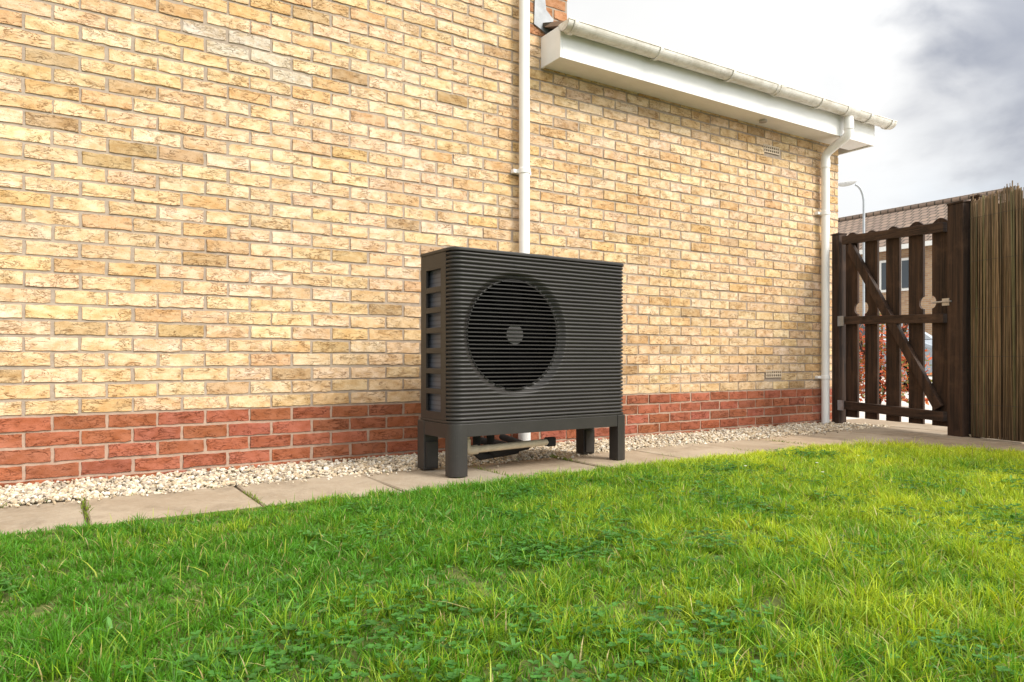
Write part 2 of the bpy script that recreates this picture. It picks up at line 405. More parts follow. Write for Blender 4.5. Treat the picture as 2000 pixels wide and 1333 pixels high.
tube('grille_ring',[(FCX+FR*math.cos(2*math.pi*i/72),-HD+.038,FCZ+FR*math.sin(2*math.pi*i/72)) for i in range(72)],.006,M_pump,hp,3,True)
for i in range(3):
    t=math.radians(90+120*i)
    tube('grille_stay_%d'%i,[(FCX+.05*math.cos(t),-HD+.046,FCZ+.05*math.sin(t)),(FCX+FR*math.cos(t),-HD+.05,FCZ+FR*math.sin(t))],.003,M_black,hp,3)
sv=[];sf=[];n=64
for (yy,rr) in ((-HD+.03,FR+.003),(-HD+.06,FR-.006),(.02,FR-.006)):
    for i in range(n): t=2*math.pi*i/n; sv.append((FCX+rr*math.cos(t),yy,FCZ+rr*math.sin(t)))
for a in (0,n):
    for i in range(n): sf.append((a+i,a+(i+1)%n,a+n+(i+1)%n,a+n+i))
mesh_obj('fan_shroud',sv,sf,M_black,hp,smooth=True)
cyl('grille_badge',(FCX,-HD+.032,FCZ),.052,.014,'y',M_hub,hp,40)
cyl('fan_hub',(FCX,-.06,FCZ),.055,.07,'y',M_black,hp,32)
for b in range(5):
    v=[];f=[];t0=2*math.pi*b/5; m=8
    for i in range(m+1):
        r=.05+(FR-.065)*i/m; wd=.30+.12*math.sin(math.pi*i/m)
        for s_,yy in ((-1,-.085),(0,-.062),(1,-.04)):
            t=t0+s_*wd+.35*i/m; v.append((FCX+r*math.cos(t),yy,FCZ+r*math.sin(t)))
    for i in range(m):
        for j in range(2): f.append((i*3+j,i*3+j+1,i*3+j+4,i*3+j+3))
    mesh_obj('fan_blade_%d'%b,v,f,M_black,hp,smooth=True)
box('inner_core',-.50,HW-.03,.03,HD-.012,ZB+.01,ZT-.01,M_black,hp)
box('rear_panel',-HW+.012,HW-.012,HD-.010,HD,ZB,ZT,M_pump,hp)
def rounded(w,y0,y1,r,n=10):
    p=[(w,y1),(-w,y1)]
    p+=[(-w+r+r*math.cos(t),y0+r+r*math.sin(t)) for t in [math.pi+math.pi/2*k/n for k in range(n+1)]]
    p+=[(w-r+r*math.cos(t),y0+r+r*math.sin(t)) for t in [1.5*math.pi+math.pi/2*k/n for k in range(n+1)]]
    return p
prism('lid',rounded(HW+.004,-HD-.004,HD+.004,RC+.004),ZT+.001,ZT+.018,M_pump,hp,.004)
prism('base_tray',rounded(HW+.002,-HD-.002,HD+.004,RC+.002),ZB-.014,ZB-.001,M_pump,hp,.003)
sx0,sx1=-HW,-HW+.012
OY0,OY1,OZ0,OZ1=-.045,.112,.315,1.035
box('side_strip_front',sx0,sx1,-.097,OY0,ZB,ZT,M_pump,hp); box('side_strip_rear',sx0,sx1,OY1,HD,ZB,ZT,M_pump,hp)
box('side_strip_top',sx0,sx1,OY0,OY1,OZ1,ZT,M_pump,hp); box('side_strip_bottom',sx0,sx1,OY0,OY1,ZB,OZ0,M_pump,hp)
for i in range(1,7):
    z=OZ0+(OZ1-OZ0)*i/7; box('side_bar_%d'%i,sx0,sx1,OY0,OY1,z-.014,z+.014,M_pump,hp,.002)
box('evaporator',-HW+.032,-HW+.05,-.09,.15,ZB+.01,ZT-.01,M_fins,hp)
LW=.085
def leg(name,sx,sy):
    x0,x1=(-HW-.006,-HW-.006+LW) if sx<0 else (HW+.006-LW,HW+.006)
    if sy<0:
        r=.055; y0=-HD-.006; y1=y0+.075
        if sx<0: pts=[(x1,y0),(x1,y1),(x0,y1)]+[(x0+r+r*math.cos(t),y0+r+r*math.sin(t)) for t in [math.pi+math.pi/2*k/8 for k in range(9)]]
        else: pts=[(x0,y1),(x0,y0)]+[(x1-r+r*math.cos(t),y0+r+r*math.sin(t)) for t in [1.5*math.pi+math.pi/2*k/8 for k in range(9)]]+[(x1,y1)]
        prism(name,pts,.004,ZB-.015,M_pump,hp,.002)
    else:
        y1=HD+.03;y0=y1-.075
        box(name,x0,x1,y0,y1,.006,ZB-.015,M_pump,hp,.003); box(name+'_plate',x0+.01,x1-.01,y0-.012,y0-.001,.02,.15,M_pump,hp)
for sx in (-1,1):
    for sy in (-1,1): leg('leg_%s%s'%('l' if sx<0 else 'r','f' if sy<0 else 'b'),sx,sy)
xa,xb=-HW-.006+LW,HW+.006-LW
box('front_rail',xa+.0005,xb-.0005,-HD-.002,-HD+.03,.198,ZB-.0155,M_pump,hp,.002)
box('rear_rail',xa+.0005,xb-.0005,HD-.01,HD+.025,.205,ZB-.0155,M_pump,hp,.002)
ya,yb=-HD-.006+.0755,HD+.03-.0755
box('side_rail_l',-HW-.004,-HW+.03,ya,yb,.19,ZB-.0155,M_pump,hp,.002); box('side_rail_r',HW-.03,HW+.004,ya,yb,.19,ZB-.0155,M_pump,hp,.002)
tube('drain_pipe',[(-.40,.0,.22),(-.40,.0,.13),(-.385,.0,.115),(-.36,.0,.108),(.16,.02,.115)],.019,M_pipe,hp,6)
tube('drain_elbow',[(-.40,.0,.165),(-.40,.0,.12),(-.38,.0,.108),(-.335,.0,.108)],.025,M_pipe,hp,6)
tube('flow_pipe',[(-.3,.06,.26),(-.3,.06,.08),(-.25,.10,.055),(.05,.2,.055),(.12,.45,.06),(.12,.72,.06)],.022,M_copper,hp,6)
tube('return_pipe',[(-.2,.08,.26),(-.2,.08,.09),(-.15,.12,.06),(.2,.3,.06),(.3,.72,.07)],.022,M_copper,hp,6)
box('valve',.13,.19,.0,.04,.09,.14,M_copper,hp,.006)
# ---------------------------------------------------------------- GROUND SHEETS
def sheet(name,x0,x1,y0,y1,z,mat):
    return mesh_obj(name,[(x0,y0,z),(x1,y0,z),(x1,y1,z),(x0,y1,z)],[(0,1,2,3)],mat)
sheet('ground',-400,500,-400,500,-.06,M_ground)
sheet('driveway',6.05,26,-12,40,-.030,M_asph)
def lawn_right(y): return 4.66-(y+1.05)*.36
LE=-1.165
lp=[(-9,-9),(-9,LE+.01)]+[(x,LE+.01+.012*math.sin(x*3.1)) for x in np.linspace(-8,4.3,60)]+[(4.55,LE-.1)]+[(lawn_right(y),y) for y in np.linspace(-1.45,-9,30)]
mesh_obj('lawn',[(p[0],p[1],.004) for p in lp],[tuple(reversed(range(len(lp))))],M_soil)
lawn=bpy.data.objects['lawn']
# ---------------------------------------------------------------- PAVING
def paving():
    V=[];F=[];C=[]
    def slab(x0,x1,y0,y1):
        g=.006; x0+=g;x1-=g;y0+=g;y1-=g; z=-.002+random.uniform(-.004,.003); b=.006; t=[random.uniform(-.003,.003) for _ in range(4)]
        o=len(V)
        j=lambda:random.uniform(-.004,.004)
        c=[(x0+j(),y0+j()),(x1+j(),y0+j()),(x1+j(),y1+j()),(x0+j(),y1+j())]
        cx,cy=(x0+x1)/2,(y0+y1)/2
        for (x,y) in c: V.append((x,y,-.055))
        for i,(x,y) in enumerate(c): V.append((x,y,z-b+t[i]))
        for i,(x,y) in enumerate(c): V.append((x-math.copysign(b,x-cx),y-math.copysign(b,y-cy),z+t[i]))
        k=random.uniform(.84,1.12); w=random.uniform(-.04,.04)
        for _ in range(12): C.append((k+w,k,k-w,1))
        for a in (0,4):
            for i in range(4): F.append((o+a+i,o+a+(i+1)%4,o+a+4+(i+1)%4,o+a+4+i))
        F.append((o+8,o+9,o+10,o+11))
    x=.11-.6*9
    while x<5.5:
        slab(x,x+.6,-1.16,-.56); x+=.6
    for yy in np.arange(-7.16,-1.1,.6):
        sh=-(yy+1.05)*.30
        for i in range(-1,2):
            slab(5.0+sh*.9+i*.60-.25,5.6+sh*.9+i*.60-.25,yy,yy+.6)
    slab(5.51,6.11,-1.16,-.56)
    slab(6.115,6.7,-1.16,-.56); slab(6.115,6.7,-.555,.05)
    me=mesh_obj('path',V,F,M_slab)
    a=me.data.color_attributes.new('col','FLOAT_COLOR','POINT'); a.data.foreach_set('color',np.array(C,np.float32).ravel())
paving()
bedm=simple('joint_sand',(.09,.075,.045),.95,0,.4,25,.5)
mesh_obj('path_bedding',[(-9,-1.3,-.018),(4.8,-1.3,-.018),(8,-9,-.018),(9,-9,-.018),(6.6,.0,-.018),(-9,.0,-.018)],[(0,1,2,3,4,5)],bedm)
# ---------------------------------------------------------------- GRAVEL
def ico():
    import bmesh
    bm=bmesh.new(); bmesh.ops.create_icosphere(bm,subdivisions=1,radius=1)
    v=np.array([x.co[:] for x in bm.verts]); f=np.array([[y.index for y in x.verts] for x in bm.faces]); bm.free(); return v,f
def stones(name,P,R,mat,colf,seed):
    r=np.random.default_rng(seed); v,f=ico(); N=len(P)
    sc=R[:,None]*r.uniform(.6,1.25,(N,3)); sc[:,2]*=.75
    jit=1+r.normal(0,.15,(N,len(v)))
    X=v[None]*jit[:,:,None]*sc[:,None,:]
    a=r.uniform(0,6.28,N); b=r.normal(0,.5,N)
    ca,sa,cb,sb=np.cos(a),np.sin(a),np.cos(b),np.sin(b)
    x,y,z=X[...,0],X[...,1],X[...,2]
    y2=y*cb[:,None]-z*sb[:,None]; z2=y*sb[:,None]+z*cb[:,None]
    x3=x*ca[:,None]-y2*sa[:,None]; y3=x*sa[:,None]+y2*ca[:,None]
    X=np.stack([x3,y3,z2],-1)+P[:,None,:]
    F=(f[None]+(np.arange(N)*len(v))[:,None,None]).reshape(-1); n=len(F)//3
    C=np.repeat(colf(N,r),len(v),0)
    return fast_mesh(name,X.reshape(-1,3),F,np.arange(n)*3,np.full(n,3),mat,None,False,C)
def pebcol(N,r):
    base=np.array([[.64,.57,.45],[.70,.66,.58],[.52,.42,.29],[.40,.34,.27],[.64,.54,.40]])[r.integers(0,5,N)]
    return np.concatenate([base*r.uniform(.75,1.1,(N,1)),np.ones((N,1))],1)
N=16000
gx=rng.uniform(-1.6,6.1,N); edge=-.575+.04*(vnoise(gx,gx*0,2.5,3)-.5)*2
gy=edge+(0.0-edge)*rng.random(N)
gz=-.018+.016*rng.random(N)+.010*vnoise(gx,gy,5,8)
gr=rng.uniform(.006,.0145,N)
nsp=420; sxp=rng.uniform(-1,6,nsp); syp=-.57-np.abs(rng.normal(0,.05,nsp))
P=np.concatenate([np.stack([gx,gy,gz],1),np.stack([sxp,syp,np.full(nsp,.004)],1)]); R=np.concatenate([gr,rng.uniform(.003,.009,nsp)])
nf=500; fy=rng.uniform(-1.75,-1.25,nf); fx=5.90+.2*(fy+1.3)+rng.normal(-.03,.035,nf)
P=np.concatenate([P,np.stack([fx,fy,np.full(nf,.006)+.012*rng.random(nf)],1)]); R=np.concatenate([R,rng.uniform(.005,.012,nf)])
stones('gravel',P,R,M_peb,pebcol,5)
# ---------------------------------------------------------------- GRASS
def grass(name,bx,by,h,lean,phi,w,col0,col1,seed,mat,zb=.0):
    r=np.random.default_rng(seed); N=len(bx); ts=np.array([0,.38,.74,1.0]); wd=np.array([.75,1,.72,0])
    psi=r.uniform(0,2*np.pi,N); V=np.zeros((N,7,3),np.float32); C=np.ones((N,7,4),np.float32)
    k=0
    for i,t in enumerate(ts):
        cx=bx+np.cos(phi)*lean*h*t**1.8; cy=by+np.sin(phi)*lean*h*t**1.8; cz=zb+h*(t-.30*np.minimum(lean,1.4)*t*t*.8)
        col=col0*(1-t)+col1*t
        if i<3:
            for s in (-.5,.5):
                V[:,k,0]=cx+np.cos(psi)*w*wd[i]*s; V[:,k,1]=cy+np.sin(psi)*w*wd[i]*s; V[:,k,2]=cz; C[:,k,:3]=col; k+=1
        else:
            V[:,k]=np.stack([cx,cy,cz],1); C[:,k,:3]=col; k+=1
    pat=np.array([0,1,3,2, 2,3,5,4, 4,5,6]); L=(pat[None]+(np.arange(N)*7)[:,None]).reshape(-1)
    st=(np.array([0,4,8])[None]+(np.arange(N)*11)[:,None]).reshape(-1); tt=np.tile([4,4,3],N)
    return fast_mesh(name,V.reshape(-1,3),L,st,tt,mat,lawn,True,C.reshape(-1,4))
def inlawn(x,y,e=0.0):
    top=LE+.04*(vnoise(x,x*0,3.0,21)-.5)*2+.02*(vnoise(x,x*0,14.0,24)-.5)*2
    return (y<top+e)&(x<lawn_right(y)-.03+.06*(vnoise(y,y*0,4,22)-.5)+e)&~((x>4.25)&(y>LE-(x-4.25)*.4))
def make_grass():
    F=np.array([.5403,.8414]);Rt=np.array([.8414,-.5403])
    NT1=52000
    x=rng.uniform(-1.3,6.6,NT1); y=rng.uniform(-4.6,-1.10,NT1)
    dep=(x-CX)*F[0]+(y-CY)*F[1]; lat=(x-CX)*Rt[0]+(y-CY)*Rt[1]
    vis=(dep>.9)&(np.abs(lat)<dep*.80+.2)&(rng.random(NT1)<np.clip(1.0-.22*(dep-2.4),.5,1))
    keep=inlawn(x,y)&(vis|(rng.random(NT1)<.12))
    x=x[keep];y=y[keep]
    xo=rng.uniform(-6,6,5000); yo=rng.uniform(-8,-1.15,5000); ko=inlawn(xo,yo)&~((xo>-1.3)&(yo>-4.6)); x=np.concatenate([x,xo[ko]]); y=np.concatenate([y,yo[ko]])
    nT=len(x); nb=16
    tb=rng.uniform(.5,1.35,nT); tufthue=rng.normal(0,1,nT)
    ang=rng.uniform(0,2*np.pi,(nT,nb)); rad=np.abs(rng.normal(0,.014,(nT,nb)))
    bx=(x[:,None]+np.cos(ang)*rad).ravel(); by=(y[:,None]+np.sin(ang)*rad).ravel(); N=nT*nb
    patch=vnoise(bx,by,1.6,31)*.5+vnoise(bx,by,4.5,32)*.5
    fine=vnoise(bx,by,12,33)
    h=(.010+.040*patch+.034*(fine-.15))*np.repeat(tb,nb)*rng.uniform(.5,1.2,N)
    h=np.maximum(h,.010)*np.clip(.6+(LE-by)*2.2,.6,1)
    lean=np.abs(rng.normal(.6,.5,N))
    phi=ang.ravel()+rng.normal(0,.7,N)
    w=rng.uniform(.0016,.0036,N)
    big=vnoise(bx,by,.9,34); mid=vnoise(bx,by,3.2,35)
    u=bx*.84-(by+3)*.54  # sunlit patch painted into blade colour: yellower and brighter towards the right
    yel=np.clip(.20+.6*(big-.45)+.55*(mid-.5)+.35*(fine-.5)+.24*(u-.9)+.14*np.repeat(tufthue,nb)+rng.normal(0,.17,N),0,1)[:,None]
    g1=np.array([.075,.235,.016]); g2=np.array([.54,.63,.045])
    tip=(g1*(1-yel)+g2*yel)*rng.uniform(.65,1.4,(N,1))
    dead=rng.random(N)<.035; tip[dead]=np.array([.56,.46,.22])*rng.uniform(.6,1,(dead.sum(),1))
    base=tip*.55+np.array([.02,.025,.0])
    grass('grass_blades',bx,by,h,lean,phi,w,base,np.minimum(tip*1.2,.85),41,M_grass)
    N2=5000; xs=rng.uniform(-1.2,6.2,N2); ys=rng.uniform(-4.3,-1.2,N2); k=inlawn(xs,ys,-.05); xs=xs[k];ys=ys[k];N2=len(xs)
    yel=rng.random((N2,1)); tip=(np.array([.12,.32,.02])*(1-yel)+np.array([.5,.58,.08])*yel)
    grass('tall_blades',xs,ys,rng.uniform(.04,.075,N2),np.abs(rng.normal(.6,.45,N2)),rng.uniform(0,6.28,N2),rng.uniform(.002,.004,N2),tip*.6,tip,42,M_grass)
    jx=[];jy=[]
    for kx in range(-2,9):
        if rng.random()<.75:
            n=int(rng.integers(15,110)); c=rng.uniform(-1.1,-.62); jx.append(.11+.6*kx+rng.normal(0,.006,n)); jy.append(np.clip(rng.normal(c,.10,n),-1.15,-.57))
    n=120; jx.append(rng.uniform(-.5,4.5,n)); jy.append(-.57+rng.normal(0,.012,n))
    jx=np.concatenate(jx);jy=np.concatenate(jy);n=len(jx); tip=np.array([[.2,.30,.03]])*rng.uniform(.6,1.3,(n,1))
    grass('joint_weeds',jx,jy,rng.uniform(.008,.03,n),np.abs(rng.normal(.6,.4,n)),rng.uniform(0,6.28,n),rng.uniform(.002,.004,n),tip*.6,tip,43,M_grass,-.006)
make_grass()
def broadleaf():
    V=[];F=[];C=[]
    def leaf(c,d,L,W,up,col):
        o=len(V); d=Vector(d).normalized(); s=Vector((-d.y,d.x,0)).normalized()
        prof=((0,.15),(.3,.8),(.6,1),(.85,.7),(1,.0))
        for t,w in prof:
            p=Vector(c)+d*L*t+Vector((0,0,up*math.sin(t*2.2)*L))
            for k in (-1,0,1):
                q=p+s*W*w*.5*k+Vector((0,0,(abs(k))*W*.12)); V.append(tuple(q)); C.append(col)
        for i in range(4):
            for k in range(2): F.append((o+i*3+k,o+i*3+k+1,o+i*3+k+4,o+i*3+k+3))
    r=random.Random(3)
    cl=[(r.uniform(-.6,4.4),r.uniform(-3.7,-1.4)) for _ in range(80)]
    for cx,cy in cl:
        R=r.uniform(.04,.15)
        for _ in range(int(100*R/.1)):
            x=cx+r.gauss(0,R);y=cy+r.gauss(0,R)
            if y>LE-.08 or x>lawn_right(y)-.05: continue
            z=r.uniform(.018,.042); a=r.uniform(0,6.28); g=r.uniform(.6,1.3); col=(.07*g,.21*g,.035*g,1)
            for k in range(3): leaf((x,y,z),(math.cos(a+k*2.09),math.sin(a+k*2.09),r.uniform(-.1,.25)),r.uniform(.008,.014),r.uniform(.009,.014),.1,col)
    for _ in range(60):
        x=r.uniform(-.5,4.4);y=r.uniform(-3.5,-1.4); n=r.randint(4,8); a0=r.uniform(0,6)
        if x>lawn_right(y)-.1: continue
        for k in range(n):
            a=a0+k*6.28/n+r.uniform(-.4,.4); g=r.uniform(.7,1.4); col=(.10*g,.25*g,.05*g,1)
            leaf((x,y,.016),(math.cos(a),math.sin(a),r.uniform(.2,.8)),r.uniform(.018,.045),r.uniform(.007,.014),.2,col)
    o=mesh_obj('clover_and_weeds',V,F,M_grass,lawn,smooth=True)
    a=o.data.color_attributes.new('col','FLOAT_COLOR','POINT'); a.data.foreach_set('color',np.array(C,np.float32).ravel())
    V=[];F=[]
    for (x,y) in ((3.1,-1.95),(3.35,-1.75),(2.95,-1.62),(3.8,-1.7)):
        z=.040
        for k in range(12):
            a=k*6.283/12; o=len(V); L=.008
            for (q,w) in ((.3,.0015),(1,.002)):
                V.append((x+L*q*math.cos(a)-w*math.sin(a),y+L*q*math.sin(a)+w*math.cos(a),z+.002*q)); V.append((x+L*q*math.cos(a)+w*math.sin(a),y+L*q*math.sin(a)-w*math.cos(a),z+.002*q))
            F.append((o,o+1,o+3,o+2))
    mesh_obj('daisies',V,F,simple('daisy_petals',(.7,.7,.66),.7),lawn)
broadleaf()
# ---------------------------------------------------------------- GATE
G0=Vector((6.045,-.185,0)); G1=Vector((5.80,-1.215,0))
gd=(G1-G0); GL=gd.length; ga=math.atan2(gd.y,gd.x)
gate=empty('wooden_gate',G0,ga)
vs=-1 if (Matrix.Rotation(ga,3,'Z')@Vector((0,1,0))).x>0 else 1
def slat(name,x0,x1,zt,notch=None):
    hgt=zt; n=8; pts=[]
    pts.append((x0,.06)); pts.append((x1,.06))
    if notch and notch[1]:
        zc,r=notch[0],.05
        for k in range(9):
            t=-math.pi/2+ math.pi*k/8; pts.append((x1-r*math.cos(t)*.75,zc+r*math.sin(t)))
    for k in range(n+1):
        t=k/n; x=x1+(x0-x1)*t; pts.append((x,hgt-.035+.035*math.sin(math.pi*t)))
    if notch and notch[2]:
        zc,r=notch[0],.05
        for k in range(9):
            t=math.pi/2- math.pi*k/8; pts.append((x0+r*math.cos(t)*.75,zc+r*math.sin(t)))
    m=len(pts); v=[(p[0],-vs*.004,p[1]) for p in pts]+[(p[0],-vs*.024,p[1]) for p in pts]
    f=[tuple(range(m)),tuple(reversed(range(m,2*m)))]+[(i,m+i,m+(i+1)%m,(i+1)%m) for i in range(m)]
    return mesh_obj(name,v,f,M_gate,gate)
sw_=.136; gap=(GL-.04-5*sw_)/4
for i in range(5):
    x0=.02+i*(sw_+gap)+(random.uniform(-.004,.004) if 0<i<4 else 0); nt=(1.03,i in (0,3),i in (1,4))
    slat('slat_%d'%i,x0,x0+sw_,1.72-.012*i+random.uniform(-.01,.01),nt)
def rail(name,z0,z1,zoff=0):
    y0,y1=sorted((vs*.0,vs*.045))
    v=[(.02,y0,z0),(GL-.02,y0,z0+zoff),(GL-.02,y1,z0+zoff),(.02,y1,z0),(.02,y0,z1),(GL-.02,y0,z1+zoff),(GL-.02,y1,z1+zoff),(.02,y1,z1)]
    mesh_obj(name,v,BF,M_gate2,gate,bevel=.003)
rail('rail_top',1.615,1.69,-.055); rail('rail_mid',.895,.965,-.035); rail('rail_low',.13,.205,-.03)
y0,y1=sorted((vs*.002,vs*.043))
def brace(x0,z0,x1,z1,w):
    d=Vector((x1-x0,z1-z0)).normalized(); n_=Vector((-d.y,d.x))*w/2
    p=[(x0+n_.x,z0+n_.y),(x0-n_.x,z0-n_.y),(x1-n_.x,z1-n_.y),(x1+n_.x,z1+n_.y)]
    v=[(a,y0,b) for a,b in p]+[(a,y1-.002,b) for a,b in p]; mesh_obj('diagonal_brace',v,BF,M_gate,gate,bevel=.003)
brace(.09,1.60,GL-.07,.20,.075)
for z in (.17,.93):
    box('hinge_%d'%int(z*100),-.02,.05,*sorted((vs*.046,vs*.052)),z-.05,z+.04,M_steel,gate)
tube('latch_bolt',[(GL-.10,vs*.06,1.02),(GL+.06,vs*.06,1.02)],.007,M_steel,gate,4)
box('latch_plate',GL-.02,GL+.04,*sorted((vs*.047,vs*.055)),.99,1.045,M_steel,gate)
def post(name,dist,w,h,dep=.09,shift=0):
    e=empty(name,G0+gd.normalized()*dist,ga)
    box('post',-w/2,w/2,-dep/2+shift,dep/2+shift,-.05,h,M_gate,e,.005); box('cap',-w/2-.004,w/2+.004,-dep/2-.004+shift,dep/2+.004+shift,h+.0005,h+.018,M_gate,e,.004)
post('fence_post',-.055,.085,1.71); post('fence_post',GL+.085,.13,1.75,.10); post('fence_post',GL+.20,.07,1.78,.08,-vs*.05)
def reeds():
    V=[];F=[];C=[];r=random.Random(9); d=gd.normalized(); nrm=Vector((d.y,-d.x,0))
    if nrm.x>0: nrm=-nrm
    s=GL+.20
    while s<6.2:
        for layer in range(2):
            rad=r.uniform(.0022,.0045); b=G0+d*(s+r.uniform(-.004,.004))+nrm*(.03-.012*layer+r.uniform(-.005,.005))
            zt=1.75+r.gauss(0,.018)-.02*math.sin(s*7); ln=r.gauss(0,.016); o=len(V); q=r.uniform(.65,1.5); q2=r.random()
            base=(.20*q,.128*q,.070*q,1) if q2<.75 else (.15*q,.125*q,.06*q,1)
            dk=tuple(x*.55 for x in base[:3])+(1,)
            for z,sh in ((.01,0),(.55,.3),(1.2,.7),(zt,1)):
                wob=r.gauss(0,.002)
                for k in range(5):
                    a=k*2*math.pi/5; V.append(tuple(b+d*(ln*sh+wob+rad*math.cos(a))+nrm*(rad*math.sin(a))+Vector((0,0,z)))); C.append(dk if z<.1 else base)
            for i in range(3):
                for k in range(5): F.append((o+i*5+k,o+i*5+(k+1)%5,o+i*5+5+(k+1)%5,o+i*5+5+k))
            F.append(tuple(o+15+k for k in range(5)))
        s+=.0062
    rf=empty('reed_fence')
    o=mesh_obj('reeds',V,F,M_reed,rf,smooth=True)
    a=o.data.color_attributes.new('col','FLOAT_COLOR','POINT'); a.data.foreach_set('color',np.array(C,np.float32).ravel())
    for z in (.25,.6,.95,1.3,1.62):
        p=[G0+d*(GL+.20)+nrm*.042+Vector((0,0,z)),G0+d*6.2+nrm*.042+Vector((0,0,z))]; tube('binding_wire_%d'%int(z*100),p,.0010,M_wire,rf,2)
    a=G0+d*(GL+.22)-nrm*.02; b=G0+d*6.2-nrm*.02
    mesh_obj('backing_boards',[tuple(a+Vector((0,0,.02))),tuple(b+Vector((0,0,.02))),tuple(b+Vector((0,0,1.70))),tuple(a+Vector((0,0,1.70)))],[(0,1,2,3)],M_gate,rf)
reeds()
# ---------------------------------------------------------------- BEYOND THE GATE
h2=empty('brick_house.001')
box('walls',27.5,34.5,9.0,26,-.05,4.95,M_far,h2)
v=[(27.1,8.8,4.85),(27.1,26.2,4.85),(31.0,26.2,7.05),(31.0,8.8,7.05),(34.9,8.8,4.85),(34.9,26.2,4.85)]
mesh_obj('roof',v,[(0,3,2,1),(3,4,5,2),(0,4,3),(1,2,5),(0,1,5,4)],M_tiles,h2)
tube('ridge_tiles',[(31,8.75,7.07),(31,26.2,7.07)],.13,M_tiles,h2,3)
box('fascia',27.02,27.1,8.8,26.2,4.75,4.92,M_upvc,h2)
for j,(ya_,za_) in enumerate([(10.2,3.2),(13.6,3.2),(17,3.2),(10.2,.8),(13.6,.8),(17,.8)]):
    box('window_frame_%d'%j,27.42,27.49,ya_,ya_+1.7,za_,za_+1.25,M_upvc,h2)
    for k in range(2): box('pane_%d_%d'%(j,k),27.40,27.418,ya_+.09+k*.8,ya_+.81+k*.8,za_+.1,za_+1.15,M_glass,h2)
box('door',27.42,27.49,15.6,16.6,0,2.1,M_upvc,h2)
lx,ly=20.4,8.3
sl=empty('street_lamp',(lx,ly,0)); M_pole=simple('lamp_post_grey',(.38,.40,.42),.45,.4)
tube('column_lower',[(0,0,-.03),(0,0,1.5)],.07,M_pole,sl,6)
arc=[(0,0,1.5),(0,0,5.25)]+[(-.8414*.30*(1-math.cos(t)),.5403*.30*(1-math.cos(t)),5.25+.55*math.sin(t)) for t in np.linspace(.15,1.40,8)]
tube('column_upper',arc,.035,M_pole,sl,6)
e=empty('lantern',(-.8414*.50,.5403*.50,5.86)); e.parent=sl; e.rotation_euler=(0,.22,math.atan2(.5403,-.8414))
import bmesh
bm=bmesh.new(); bmesh.ops.create_uvsphere(bm,u_segments=20,v_segments=12,radius=1)
for vv in bm.verts: vv.co=Vector((vv.co.x*.30,vv.co.y*.13,vv.co.z*(.07 if vv.co.z>0 else .11)))
me=bpy.data.meshes.new('head'); bm.to_mesh(me); bm.free(); ho=bpy.data.objects.new('head',me); me.materials.append(simple('lantern_grey',(.5,.5,.5),.4)); link(ho,e)
def car(loc,rz,col):
    c=empty('parked_car',loc,rz); mp=simple('car_paint',col,.25,.3,.03)
    prof=[(-2.1,.35),(-2.15,.62),(-2.05,.85),(-1.75,.95),(-.95,.98),(-.35,1.40),(.95,1.43),(1.65,1.02),(2.05,.95),(2.12,.6),(2.08,.33)]
    V=[];n=len(prof)
    for s in (-1,1):
        for x,z in prof: V.append((x,s*(.86 if z<1.0 else .64),z))
    F=[tuple(range(n)),tuple(reversed(range(n,2*n)))]+[(i,n+i,n+(i+1)%n,(i+1)%n) for i in range(n)]
    mesh_obj('body',V,F,mp,c,bevel=.05)
    for s in (-1,1):
        g=[(-.75,1.02),(-.32,1.34),(.9,1.37),(1.42,1.05)]
        mesh_obj('side_glass',[(x,s*(.87-.22*(z-1.0)/.42+.005),z) for x,z in g],[(0,1,2,3)],M_glass,c)
        for x in (-1.35,1.35):
            cyl('tyre',(x,s*.80,.31),.31,.20,'y',M_black,c,28); cyl('wheel_trim',(x,s*.905,.31),.19,.02,'y',M_steel,c,12)
    mesh_obj('windscreen',[(-.93,-.6,1.01),(-.93,.6,1.01),(-.40,.56,1.385),(-.40,-.56,1.385)],[(0,1,2,3)],M_glass,c)
    for s in (-1,1): box('headlamp',-2.13,-2.05,*sorted((s*.55,s*.8)),.66,.8,M_steel,c,.01)
car((14.6,4.6,-.03),math.radians(80),(.36,.40,.45))
def shrub(name,c,R,H,cols,n,seed):
    r=random.Random(seed); V=[];F=[];C=[]
    e=empty(name,c)
    for b in range(9):
        a=r.uniform(0,6.28); tube('stem_%d'%b,[(0,0,0),(.3*R*math.cos(a),.3*R*math.sin(a),.4*H),(R*.7*math.cos(a),R*.7*math.sin(a),.9*H)],.012,M_gate,e,2)
    for _ in range(n):
        a=r.uniform(0,6.28); q=r.random()**.5*R*(1+.25*math.sin(3*a)); z=r.uniform(.08,1)*H*(1-.35*(q/R)**2)
        p=Vector((q*math.cos(a),q*math.sin(a),z)); s=r.uniform(.02,.045); u=Vector((r.gauss(0,1),r.gauss(0,1),r.gauss(0,1))).normalized(); w=u.orthogonal().normalized()
        o=len(V); V+= [tuple(p-u*s),tuple(p+w*s*.45),tuple(p+u*s),tuple(p-w*s*.45)]; F.append((o,o+1,o+2,o+3)); k=r.choice(cols); g=r.uniform(.5,1.3)
        C+=[(k[0]*g,k[1]*g,k[2]*g,1)]*4
    o=mesh_obj('leaves',V,F,M_shrub,e); a=o.data.color_attributes.new('col','FLOAT_COLOR','POINT'); a.data.foreach_set('color',np.array(C,np.float32).ravel())
shrub('red_shrub',(9.0,1.2,-.03),.50,1.25,[(.55,.12,.05),(.6,.22,.08),(.4,.07,.03),(.16,.18,.04)],3200,4)
shrub('hedge',(22,14,-.03),2.2,1.5,[(.05,.10,.02),(.09,.14,.03)],6000,5)
